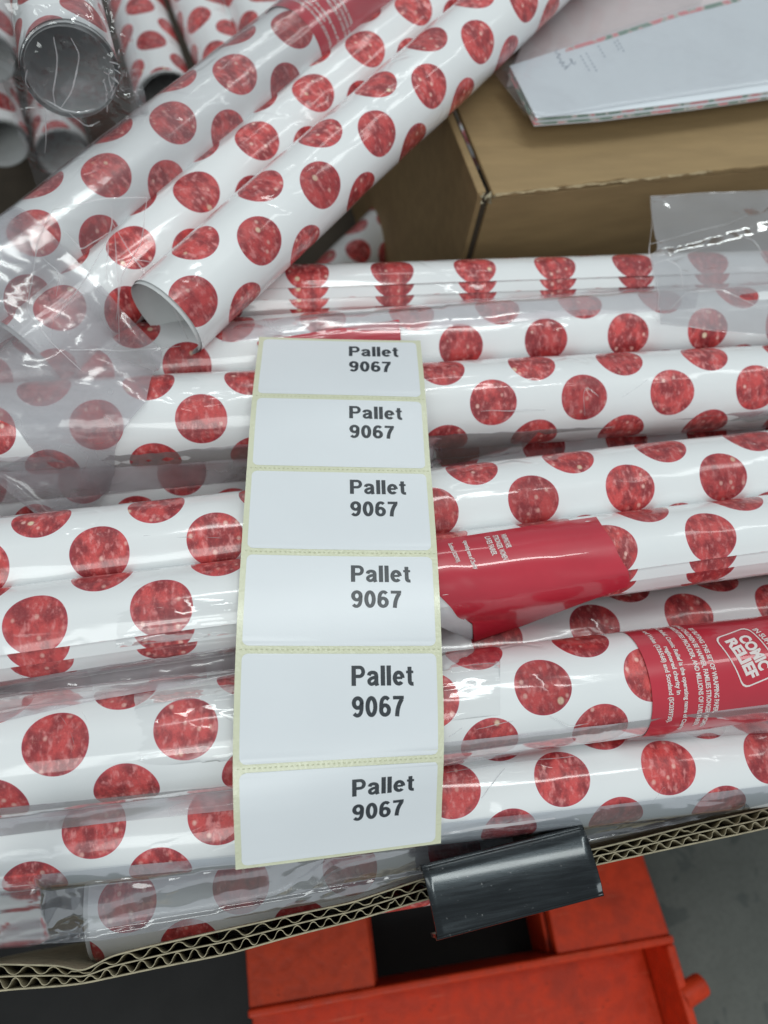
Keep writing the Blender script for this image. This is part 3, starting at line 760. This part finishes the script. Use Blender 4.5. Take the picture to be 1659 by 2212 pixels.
def img_patch(parent, rows, name, mat, cyl, nu=40, nv=30, lift=1.0, sagm=0.0, crown=0.0):
    """sheet lying over the rolls; rows: polylines (same count) from top edge to bottom edge in photo coordinates"""
    rows = [np.array(r, float) for r in rows]
    def edge(r, s_):
        t = np.linspace(0, 1, len(r)); return np.array([np.interp(s_, t, r[:, 0]), np.interp(s_, t, r[:, 1])])
    G = np.zeros((nu, nv, 3)); tt = np.linspace(0, 1, len(rows))
    for i, s_ in enumerate(np.linspace(0, 1, nu)):
        e = np.array([edge(r, s_) for r in rows])
        for j, t in enumerate(np.linspace(0, 1, nv)):
            G[i, j] = on_surface(np.interp(t, tt, e[:, 0]), np.interp(t, tt, e[:, 1]), cyl, lift)
    for i in range(nu):                          # taut between the rolls
        t = np.linspace(0, 1, nv); G[i, :, 2] = hull_line(t, G[i, :, 2])
    for _ in range(6): G[1:-1, 1:-1, 2] = np.maximum(G[1:-1, 1:-1, 2], (G[:-2, 1:-1, 2] + G[2:, 1:-1, 2] + G[1:-1, :-2, 2] + G[1:-1, 2:, 2]) / 4)
    if crown:                                    # stiff sheet: leaves the roll level and bends down slowly
        t = np.linspace(0, 1, nv)
        for i in range(nu):
            k_ = int(np.argmax(G[i, :, 2])); zt = G[i, k_, 2]; u = np.clip((t - t[k_]) / (1.001 - t[k_]), 0, 1)
            G[i, :, 2] = np.where(np.arange(nv) >= k_, np.maximum(G[i, :, 2], zt + .2 * u - (zt - G[i, -1, 2]) * u ** crown), G[i, :, 2])
        G[..., 2] += .30 * facet(G[..., 0], G[..., 1], 19, 5, .4) + .08 * facet(G[..., 0], G[..., 1], 8, 6, 1.0)
        for _ in range(2): G[1:-1, 1:-1, 2] = (G[:-2, 1:-1, 2] + G[2:, 1:-1, 2] + G[1:-1, :-2, 2] + G[1:-1, 2:, 2]) / 4
    Vb = G.copy(); Vb[..., 2] -= .25
    o = mesh(name, np.concatenate([G.reshape(-1, 3), Vb.reshape(-1, 3)]), grid_faces(nu, nv) + grid_faces(nu, nv, nu * nv), MAT[mat], parent)
    def fm(s_, t, up_=.25):
        i, j = np.clip(s_, 0, 1) * (nu - 1), np.clip(t, 0, 1) * (nv - 1); i0, j0 = min(int(i), nu - 2), min(int(j), nv - 2); a, b = i - i0, j - j0
        p_ = G[i0, j0] * (1 - a) * (1 - b) + G[i0 + 1, j0] * a * (1 - b) + G[i0, j0 + 1] * (1 - a) * b + G[i0 + 1, j0 + 1] * a * b
        return p_ + np.array([0, 0, up_])
    return o, fm
card, fm = img_patch(R5.root, [[(860, 1180), (1000, 1158), (1150, 1135), (1288, 1116)],
                              [(905, 1240), (1020, 1215), (1180, 1190), (1325, 1172)],
                              [(975, 1312), (1060, 1290), (1220, 1262), (1352, 1240)],
                              [(1024, 1386), (1130, 1352), (1240, 1310), (1360, 1266)]], 'belly_band', 'red', [CYL[i] for i in (4, 5, 6)], crown=2.6)
card['label'] = 'loose glossy red band peeling open over the roll'
def put_card(txt, wd, size, s0, t0):
    V2, Fc = text_mesh(txt, wd, size, .03, 'LEFT', 1.6)
    # reading direction runs down the sheet (t), letters stand towards s
    W = [fm(s0 + y / 88, t0 + x / 62) for x, y in V2]
    mesh('printed_text', W, Fc, MAT['white_ink'], card, smooth=False)
put_card('Scotland (SC039730).', 15, 2.0, .245, .06)
put_card('operating name of Charity', 21, 2.0, .325, .06)
put_card('LIVES FAIRER.', 15, 2.1, .43, .05)
put_card('STRONGER, WOMEN', 19, 2.1, .468, .05)
put_card('WRAPPING PAPER,', 11, 2.1, .506, .05)
tri, _ = img_patch(R2.root, [[(556, 738), (700, 714), (862, 690)], [(556, 745), (700, 745), (866, 735)]], 'belly_band', 'red', [CYL[1], CYL[2]], nu=30, nv=12, lift=1.6)
tri['label'] = 'red band corner just above the top label'
# a white sheet edge under the strip, right of label four
under, _ = img_patch(R5.root, [[(880, 1190), (950, 1182)], [(900, 1250), (984, 1275)], [(900, 1330), (1020, 1385)]], 'tucked_sheet', 'label', [CYL[i] for i in (4, 5, 6)], nu=12, nv=20, lift=-.9)

def project(P):
    q_ = (np.asarray(P) - CAM) @ M; return CX + F * q_[..., 0] / -q_[..., 2], CY - F * q_[..., 1] / -q_[..., 2]
def creases(parent, G, lines, width=.55, seed=0, lift=.9, name='crease'):
    """folded ridges and edges of the film, as narrow whitened strips that paint in their glints"""
    if G is not None:
        px, py = project(G); flat = G.reshape(-1, 3); fx, fy = px.ravel(), py.ravel()
    for li, ln_ in enumerate(lines):
        V, Fc = [], []
        P = []
        for i in range(len(ln_) - 1):
            a, b = np.array(ln_[i], float), np.array(ln_[i + 1], float); n_ = max(2, int(np.linalg.norm(b - a) / 7))
            P += [a + (b - a) * t for t in np.linspace(0, 1, n_, endpoint=False)]
        P = np.array(P + [np.array(ln_[-1], float)])
        L = np.linspace(0, 1, len(P)); P = P + np.stack([vnoise(L * 9, seed + li, 4), vnoise(L * 9, seed + li + 50, 4)], 1) * 2.2
        W = []
        for p_ in P:
            if G is None: W.append(on_surface(p_[0], p_[1], FRONT)); continue
            k_ = np.argsort((fx - p_[0]) ** 2 + (fy - p_[1]) ** 2)[:4]
            dep = np.mean(-((flat[k_] - CAM) @ M)[:, 2]); W.append(atd(p_[0], p_[1], dep))
        W = np.array(W)
        for _ in range(2): W[1:-1] = (W[:-2] + 2 * W[1:-1] + W[2:]) / 4
        tn = np.gradient(W, axis=0); tn /= np.linalg.norm(tn, axis=1)[:, None] + 1e-9
        vw = CAM - W; vw /= np.linalg.norm(vw, axis=1)[:, None]
        sd = np.cross(tn, vw); wd = width * (.35 + .65 * np.sin(np.linspace(.25, 2.9, len(W)))) * (1 + .5 * vnoise(L * 25, seed + li + 9, 4))
        o_ = 0; n_ = len(W); W = W + vw * lift
        V += list(W + sd * wd[:, None] * .5) + list(W - sd * wd[:, None] * .5 - vw * .35)
        Fc += [(o_ + i, o_ + i + 1, o_ + n_ + i + 1, o_ + n_ + i) for i in range(n_ - 1)]
        mesh(name, V, Fc, MAT['film_edge_glint'], parent)
# ------------------------------------------------------------------ plastic bag round the diagonal pack
a2 = dg_[:2] / np.linalg.norm(dg_[:2]); b2 = np.array([-a2[1], a2[0]])
def st(p): return (p[:2] - cpt[:2]) @ a2, (p[:2] - cpt[:2]) @ b2
sC, tC = st(RC.p0); sB, tB = st(RB.p0); sA, tA = st(RA.p0)
bag = empty('plastic_bag', 'clear plastic bag round the diagonal rolls, crumpled at its open end', 'plastic bag', (RB.p0 + RA.p0) / 2)
PACK = [(r.p0, r.a, r.L, r.R) for r in (RA, RB, RC)]
def bag_sheet(name, s0, s1, tlo, thi, ns_, nt_, seed, wr, mat, sag=.15, base=-60, lift=1.0, droop=None):
    S = np.linspace(s0, s1, ns_); G = np.zeros((ns_, nt_, 3))
    for i, s_ in enumerate(S):
        T = np.linspace(tlo(s_), thi(s_), nt_)
        X = cpt[0] + a2[0] * s_ + b2[0] * T; Y = cpt[1] + a2[1] * s_ + b2[1] * T
        h = H0(X, Y, PACK, base); h = np.maximum(h, H0(X, Y, FRONT, base) + 2)
        hl = hull_line(T, h); G[i] = np.stack([X, Y, hl - sag * (hl - h)], 1)
    for _ in range(14): G[1:-1, :, 2] = np.maximum(G[1:-1, :, 2], .5 * (G[:-2, :, 2] + G[2:, :, 2]))
    X, Y = G[..., 0], G[..., 1]
    wgt = np.array([wr(s_) for s_ in S])[:, None]
    G[..., 2] += lift + wgt * (1.0 + 1.0 * facet(X, Y, 24, seed) + .45 * facet(X, Y, 11, seed + 3, 1.9) + .22 * facet(X, Y, 5, seed + 6, .9))
    G[..., 0] += wgt * .5 * noise2(X * .07, Y * .07, seed + 8, 6); 
    if droop: droop(G, S)
    bag_sheet.G = G
    return mesh(name, G.reshape(-1, 3), grid_faces(ns_, nt_), MAT[mat], bag)
# along the rear roll: hazy film lying over it and running down its far side
bag_sheet('film_side', sA - 10, 420, lambda s: tA - 25 + 1.2 * math.sin(s * .05), lambda s: tA + 27 + 3 * math.sin(s * .03), 120, 26, 51, lambda s: .45 + .8 * max(0, (-20 - s) / 80), 'film', sag=.1, base=-40)
# crumpled open end
def droop_(G, S):
    for i, s_ in enumerate(S):
        k_ = max(0, (-62 - s_) / 50); G[i, :, 2] -= 9 * k_ ** 1.5
bag_sheet('open_end', -118, -18, lambda s: tC - 4 - 22 * min(1, max(0, (-s - 18) / 32)), lambda s: tA + 24 + 4 * math.sin(s * .11), 110, 120, 52, lambda s: .4 + 1.1 * min(1, max(0, (-20 - s) / 45)), 'film_crumple', sag=.2, base=-52, droop=droop_)

creases(bag, bag_sheet.G, [[(114, 453), (234, 427), (317, 427)], [(317, 427), (306, 524), (286, 554)], [(241, 443), (242, 485), (234, 515), (229, 606)],
    [(242, 479), (286, 554), (374, 664), (407, 733)], [(247, 505), (257, 638), (257, 739)], [(290, 560), (332, 567), (368, 645)], [(150, 755), (260, 757), (390, 749)],
    [(114, 453), (81, 521), (70, 606), (58, 671), (107, 736), (176, 801)], [(234, 515), (180, 610), (120, 690)], [(286, 554), (262, 600), (250, 690)], [(140, 500), (175, 540), (240, 500)], [(300, 575), (345, 600), (385, 690)], [(95, 560), (130, 590), (120, 640)]], .6, 300, 1.2)
for R_, ls in ((R3, [[(1264, 898), (1259, 853), (1264, 833), (1290, 853), (1322, 873)], [(1344, 858), (1399, 820)], [(1429, 878), (1424, 848), (1437, 820), (1449, 833), (1454, 858), (1494, 868), (1544, 843), (1609, 840)], [(1039, 888), (1179, 885)], [(130, 835), (200, 850)], [(300, 850), (365, 822)]]),
               (R7, [[(125, 1541), (150, 1571), (175, 1646)], [(150, 1496), (185, 1546), (210, 1656)], [(370, 1491), (430, 1516), (500, 1556)], [(35, 1451), (125, 1536)], [(1029, 1576), (1109, 1556)], [(1189, 1546), (1229, 1571), (1269, 1563)], [(970, 1591), (1000, 1571)]]),
               (R4, [[(310, 1156), (520, 1163)], [(930, 993), (1005, 988), (1080, 973)]]),
               (R8, [[(1040, 1724), (1090, 1659)], [(1405, 1739), (1437, 1694), (1440, 1714)], [(1455, 1724), (1530, 1729)], [(965, 1668), (1090, 1648), (1240, 1634)], [(20, 1790), (180, 1765)]])):
    creases(R_.root, None, ls, .45, int(R_.L) + len(ls), .55, 'film_crease_glint')  # pale strips painting hairline highlights onto the tight film
creases(R8.root, None, [[(675, 1894), (692, 1921), (700, 1894), (750, 1869), (830, 1851), (900, 1840)], [(640, 1905), (600, 1925)], [(960, 1800), (1060, 1786), (1200, 1768)]], 1.3, 77, 4.5, 'film_crease_glint')  # wider pale strips for the bright streaks on the front film
# film across the big tube end
bag2 = empty('plastic_bag', 'crinkled clear plastic over the big open roll end and hanging below', 'plastic bag', T1.p0)
def tube_film(T, wd, hgt0, hgt1, seed, n=130, m=150):
    e1, e2 = T.e1, np.cross(T.a, T.e1)
    V = np.zeros((n, m, 3))
    for i, x in enumerate(np.linspace(-wd, wd, n)):
        for j, y in enumerate(np.linspace(hgt0, hgt1, m)):
            rad = math.hypot(x, y)
            out = -3.0 - 1.5 * math.cos(min(rad / T.R, 1.5) * 1.5)
            if rad > T.R: out += (rad - T.R) * .75 if y > -T.R * .6 else (rad - T.R) * .05
            V[i, j] = T.p0 + e2 * x + e1 * y + T.a * out
    X, Y = np.meshgrid(np.linspace(-wd, wd, n), np.linspace(hgt0, hgt1, m), indexing='ij')
    d_ = 1.2 * facet(X, Y * .45, 10, seed, 0.1) + .5 * facet(X, Y, 5, seed + 1, .8) + np.where(X > 14, 1.6, .25) * .6 * facet(X, Y, 2.6, seed + 2, .3)
    V -= (T.a)[None, None] * d_[..., None] * 1.7
    px_, py_ = 0, 0
    ln_ = [[(115, 79), (125, 118), (115, 200), (120, 229)], [(154, 82), (172, 118), (158, 193), (132, 233)], [(100, 215), (136, 238), (172, 243), (205, 236)], [(60, 150), (52, 175), (62, 190)], [(98, 240), (100, 300), (96, 330)], [(150, 245), (190, 275), (215, 262)]]
    r_ = np.random.default_rng(4)
    for _ in range(26):
        a_ = np.array([r_.normal(247, 13), r_.normal(170, 30)]); ln_.append([tuple(a_), tuple(a_ + r_.normal(0, 9, 2) + [2, 8])])
    creases(bag2, V, ln_, .75, 400, 1.0)
    return mesh('crinkled_film', V.reshape(-1, 3), grid_faces(n, m), MAT['film_crinkle'], bag2)
tube_film(T1, 33, -62, 29, 61)

# bag hanging over the right end of the back rolls
bag3 = empty('plastic_bag', 'flat empty plastic bag hanging from brown box over the back rolls at right', 'plastic bag', onz(1530, 560, -20))
rows = [([(1406, 424), (1530, 417), (1800, 405)], -34), ([(1408, 480), (1530, 470), (1800, 455)], -32), ([(1402, 545), (1530, 540), (1800, 520)], -30), ([(1408, 590), (1530, 588), (1800, 575)], -26),
        ([(1425, 640), (1530, 650), (1800, 660)], -22), ([(1424, 700), (1540, 712), (1800, 735)], -17)]
n, m = 110, 110; G = np.zeros((n, m, 3)); tk = np.linspace(0, 1, len(rows))
for i, s_ in enumerate(np.linspace(0, 1, n)):
    e = []
    for r_, z_ in rows:
        r_ = np.array(r_); tt = np.array([0, .32, 1.0]); e.append(onz(np.interp(s_, tt, r_[:, 0]), np.interp(s_, tt, r_[:, 1]), z_))
    e = np.array(e)
    for c_ in range(3): G[i, :, c_] = np.interp(np.linspace(0, 1, m), tk, e[:, c_])
for _ in range(3): G[:, 1:-1] = (G[:, :-2] + 2 * G[:, 1:-1] + G[:, 2:]) / 4
tq = np.linspace(0, 1, m)[None]; xq = (G[..., 0] - G[0, 0, 0])
fz = 1.5 * facet(xq, tq * 110, 26, 71, .3) + .5 * facet(xq, tq * 110, 10, 72, 1.1) + .25 * facet(xq, tq * 110, 4.5, 73, 1.9)
G[..., 1] -= fz * .8 + 9 * np.exp(-((tq - .30 + .0012 * xq) / .07) ** 2) * np.clip(1.2 - xq / 90, 0, 1); G[..., 2] += fz * .8 + 3 * np.exp(-((tq - .30 + .0012 * xq) / .07) ** 2)
mesh('bag_film', G.reshape(-1, 3), grid_faces(n, m), MAT['film_bag'], bag3)
creases(bag3, G, [[(1405, 424), (1530, 417), (1659, 411)], [(1406, 425), (1408, 480), (1402, 545), (1424, 640), (1421, 695)], [(1403, 527), (1449, 516), (1523, 495), (1569, 485), (1613, 465)], [(1407, 570), (1484, 549), (1534, 531), (1587, 509)],
    [(1421, 695), (1482, 632), (1560, 625), (1650, 668)], [(1421, 695), (1515, 710), (1609, 721), (1700, 730)], [(1440, 560), (1470, 575), (1475, 620)], [(1590, 505), (1630, 520), (1655, 560)]], .6, 500, .8)

# ------------------------------------------------------------------ brown box and what lies on it
BZ = -28.0
fl = onz(1066, 420, BZ); fr = onz(1659, 356, BZ); bdx = (fr - fl)[:2] / np.linalg.norm((fr - fl)[:2]); bdy = np.array([-bdx[1], bdx[0]])
def bxy(u, v): return tuple(fl[:2] + bdx * u + bdy * v)
carton = empty('cardboard_box', 'brown cardboard box with a crushed front corner behind the rolls', 'cardboard box', (fl[0], fl[1], -200))
def quad(u0, u1, v0, v1): return [bxy(u0, v0), bxy(u1, v0), bxy(u1, v1), bxy(u0, v1)]
def bpart(name, parts, mat, bw=.8):
    v, f = join(parts); return bevel(mesh(name, v, f, mat, carton, smooth=False), bw)
bpart('front_panel', [prism(quad(-1, 360, 1.5, 6), -295, BZ - 5)], MAT['kraft'])
bpart('side_panel', [prism(quad(-8.5, -5.0, 2.5, 300), -295, BZ - 1.5)], MAT['kraft'])
# top flap with an uneven, slightly torn front crease
pts = []
for u in np.linspace(0, 360, 70): pts.append(bxy(u, .9 * math.sin(u * .09) * .5 + .5 * math.sin(u * .31) + (1.2 if 40 < u < 90 else 0)))
flap = pts + [bxy(360, 300), bxy(-1, 300)]
v, f = prism(flap, BZ - 4, BZ); bevel(mesh('top_flap', v, f, MAT['kraft'], carton, smooth=False), .9)
bpart('side_flap', [prism([bxy(-9, 3), bxy(-3.2, 4), bxy(-4.2, 60), bxy(-5, 300), bxy(-9, 300)], BZ - 4.5, BZ - .5)], MAT['kraft'])
pts = []
us = np.linspace(1, 150, 60)
top_ = [bxy(u, .2 + .25 * math.sin(u * .5) + .4 * math.sin(u * .23)) for u in us]; bot_ = [bxy(u, -.8 - .5 * math.sin(u * .37) - .35 * math.sin(u * .8)) for u in us]
v = [(x, y, BZ + .12) for x, y in top_] + [(x, y, BZ - .5) for x, y in bot_]
mesh('torn_crease', v, [(i, i + 1, 61 + i, 60 + i) for i in range(59)], MAT['kraft_pale'], carton, smooth=False)
tn = []
for i in range(10):                             # crumpled bits of board at the corner
    u, vv = random.uniform(-9, 4), random.uniform(-1, 3); x, y = bxy(u, vv); r_ = random.uniform(1.2, 2.8); z_ = BZ - random.uniform(1, 6)
    p4 = [(x + random.uniform(-r_, r_), y + random.uniform(-r_, r_), z_ + random.uniform(-r_, r_)) for _ in range(4)]
    tn.append((p4, [(0, 1, 2), (0, 2, 3), (0, 1, 3)]))
v, f = join(tn); mesh('crushed_corner', v, f, MAT['kraft_edge'], carton, smooth=False)
v, f = join([prism(quad(-4.9, 4, 4, 14), -205, BZ - 6), prism(quad(-4.9, -1.2, 14.1, 298), BZ - 12, BZ - 5)]); mesh('gap_shade_fill', v, f, MAT['kraft_shade'], carton, smooth=False)  # dark filler panels added to paint shade into the gap

# flat packet of folded sheets in a sleeve
PZ = -8.0
packet = empty('paper_packet', 'flat packet of white sheets with floral edges in clear sleeve on the brown box', 'paper packet', onz(1400, 180, -14))
def img_poly(pts, z): return [tuple(onz(x, y, z)[:2]) for x, y in pts]
base_poly = [(1158, 254), (1300, 243), (1500, 219), (1700, 192), (1900, 160), (1900, -110), (1600, -8), (1471, 24), (1330, 70), (1222, 103), (1101, 142)]
P0 = img_poly(base_poly, PZ)
v, f = prism(P0, PZ - .5, PZ); mesh('top_sheet', v, f, MAT['envelope'], packet, smooth=False)
cen = np.mean(np.array(P0), 0)
for i in range(4):                              # folded layers showing along the near edge
    z_ = PZ - 1.0 - 1.25 * i; o_ = np.array([.6 * math.sin(i * 2.1), -1.1 + .5 * math.cos(i * 1.7)])
    pl = [tuple(np.array(p_) + o_ + np.array([0, .4 * math.sin(j + i)])) for j, p_ in enumerate(P0)]
    v, f = prism(pl, z_ - .75, z_); mesh('folded_sheet', v, f, MAT['floral' if i % 2 == 0 else 'envelope'], packet, smooth=False)
# floral strip on the far edge
e = [onz(x, y, PZ + .15) for x, y in ((1222, 104), (1330, 71), (1471, 25), (1600, -7))]; e2_ = [onz(x, y, PZ + .15) for x, y in ((1222, 112), (1330, 80), (1471, 34), (1600, 2))]
mesh('printed_edge', e + e2_, [(i, i + 1, 5 + i, 4 + i) for i in range(3)], MAT['floral'], packet, smooth=False)
# faint print
mk = []
def mark(x, y, l, w_, an):
    c_, s_ = math.cos(an), math.sin(an)
    mk.append(([onz(x + a_ * c_ - b_ * s_, y + a_ * s_ + b_ * c_, PZ + .12) for a_, b_ in ((-l, -w_), (l, -w_), (l, w_), (-l, w_))], [(0, 1, 2, 3)]))
for i, (x, y, n_) in enumerate([(1255, 122, 5), (1267, 116, 6), (1293, 100, 4), (1328, 92, 3), (1334, 88, 4)]):
    for j in range(n_):
        mark(x + j * 4.2, y + j * 7.2, 2.4, 1.1, 1.05)
v, f = join(mk); mesh('faint_print', v, f, MAT['pencil'], packet, smooth=False)
hw_ = cat2([(1204, 106), (1200, 114), (1210, 118), (1203, 124), (1212, 128), (1209, 136), (1219, 134), (1214, 142), (1226, 144), (1219, 150), (1230, 140), (1236, 132), (1231, 127), (1240, 139), (1243, 133)], 4)
seg = []
for i in range(len(hw_) - 1):
    p_, q_ = np.array(hw_[i], float), np.array(hw_[i + 1], float); nn = np.array([-(q_ - p_)[1], (q_ - p_)[0]]); nn = nn / np.linalg.norm(nn) * .8
    seg.append(([onz(*(p_ + nn), PZ + .12), onz(*(q_ + nn), PZ + .12), onz(*(q_ - nn), PZ + .12), onz(*(p_ - nn), PZ + .12)], [(0, 1, 2, 3)]))
v, f = join(seg); mesh('handwriting', v, f, MAT['pencil'], packet, smooth=False)
# sleeve
sl = [(1084, 182), (1132, 250), (1180, 266), (1400, 236), (1900, 168)]; su = [(1060, 150), (1110, 120), (1222, 96), (1471, 16), (1900, -118)]
n, m = 60, 24; G = np.zeros((n, m, 3)); A_ = np.array(sl, float); B_ = np.array(su, float); tk = np.linspace(0, 1, 5)
for i, s_ in enumerate(np.linspace(0, 1, n)):
    a_ = np.array([np.interp(s_, tk, A_[:, 0]), np.interp(s_, tk, A_[:, 1])]); b_ = np.array([np.interp(s_, tk, B_[:, 0]), np.interp(s_, tk, B_[:, 1])])
    for j, t in enumerate(np.linspace(0, 1, m)):
        z_ = PZ + 1.0 - (8 * max(0, 1 - t * 14)); G[i, j] = onz(*(a_ + (b_ - a_) * t), z_)
G[..., 2] += .5 * np.maximum(noise2(G[..., 0] * .05, G[..., 1] * .05, 81, 6), -.4) * np.linspace(1, .4, n)[:, None]
mesh('clear_sleeve', G.reshape(-1, 3), grid_faces(n, m), MAT['film'], packet)
# paler packet underneath, farther back
pk2 = empty('paper_packet', 'pale pinkish wrapped packet behind the white one at the top right', 'paper packet', onz(1350, 0, -22))
v, f = prism(img_poly([(1100, 165), (1230, 130), (1480, 60), (1900, -60), (1900, -420), (1330, -300), (1180, -60)], -18), -27, -18)
bevel(mesh('wrapped_sheets', v, f, MAT['pinkish'], pk2, smooth=False), 1.5)
e = []
n, m = 30, 20; G = np.zeros((n, m, 3))
for i, x in enumerate(np.linspace(1095, 1500, n)):
    for j, t in enumerate(np.linspace(0, 1, m)):
        G[i, j] = onz(x + 70 * t, 165 - (x - 1100) * .27 + (-190 - (x - 1100) * .1) * t, -15.5)
G[..., 2] += .8 * np.maximum(1 - np.abs(noise2(G[..., 0] * .05, G[..., 1] * .02, 91, 6)), 0)
mesh('wrapping_film', G.reshape(-1, 3), grid_faces(n, m), MAT['film'], pk2)

# ------------------------------------------------------------------ below: orange pallet, floor
DZ = -350.0
pal = empty('orange_pallet', 'orange plastic pallet on the floor below the tray, with dark slot and peg', 'pallet', (60, -220, DZ - 60))
Yr = -218.0
def ppart(name, parts, mat=None, bw=2.0):
    v, f = join(parts); return bevel(mesh(name, v, f, mat or MAT['orange'], pal, smooth=False), bw, 3)
ppart('deck', [box(-92, -1, Yr + 2, 60, DZ - 14, DZ)], MAT['orange_worn'])
ppart('deck', [prism([(137, Yr + 2), (228, Yr + 2), (214, -60), (205, 60), (137, 60)], DZ - 14, DZ)])
ppart('cross_rib', [prism([(-93, Yr - 3), (229, Yr - 3), (229, Yr + 3), (-93, Yr + 3)], DZ - 60, DZ + 3)])
ppart('side_rail', [prism([(229.5, -420), (236, -420), (229, Yr - 3.2), (222, Yr - 3.2)], DZ - 60, DZ + 2)])
ppart('well_floor', [prism([(-93, -420), (229, -420), (221.5, Yr - 3.4), (-93, Yr - 3.4)], DZ - 60, DZ - 46)])
ppart('slot_wall', [box(-1, 2, Yr + 3.5, 60, DZ - 60, DZ - 14.5), box(134, 137, Yr + 3.5, 60, DZ - 60, DZ - 14.5)])
n = 28; pc = np.array([226, -257, DZ - 4]); pd = np.array([.93, .30, .0]); pd /= np.linalg.norm(pd); pn_ = np.array([-pd[1], pd[0], 0]); prof = [(0, 9), (4, 9), (18, 8.6), (20, 7.8), (20.8, 6.0), (20.9, 0.01)]
V = [pc + pd * u + (pn_ * math.cos(t) + np.array([0, 0, 1]) * math.sin(t)) * r_ for u, r_ in prof for t in np.linspace(0, 2 * math.pi, n, endpoint=False)]
mesh('peg', V, grid_faces(len(prof), n, 0, True), MAT['orange'], pal)
v, f = box(-3000, 3000, -2500, 4000, -470, -430); tag(mesh('floor', v, f, MAT['concrete'], smooth=False), 'grey concrete floor with dark stains', kind='structure')
v, f = box(-900, 150, -420, 600, -428, -424); tag(mesh('floor_shade_sheet', v, f, MAT['dark'], smooth=False), kind='structure')  # added dark sheet painting the shade over the floor below
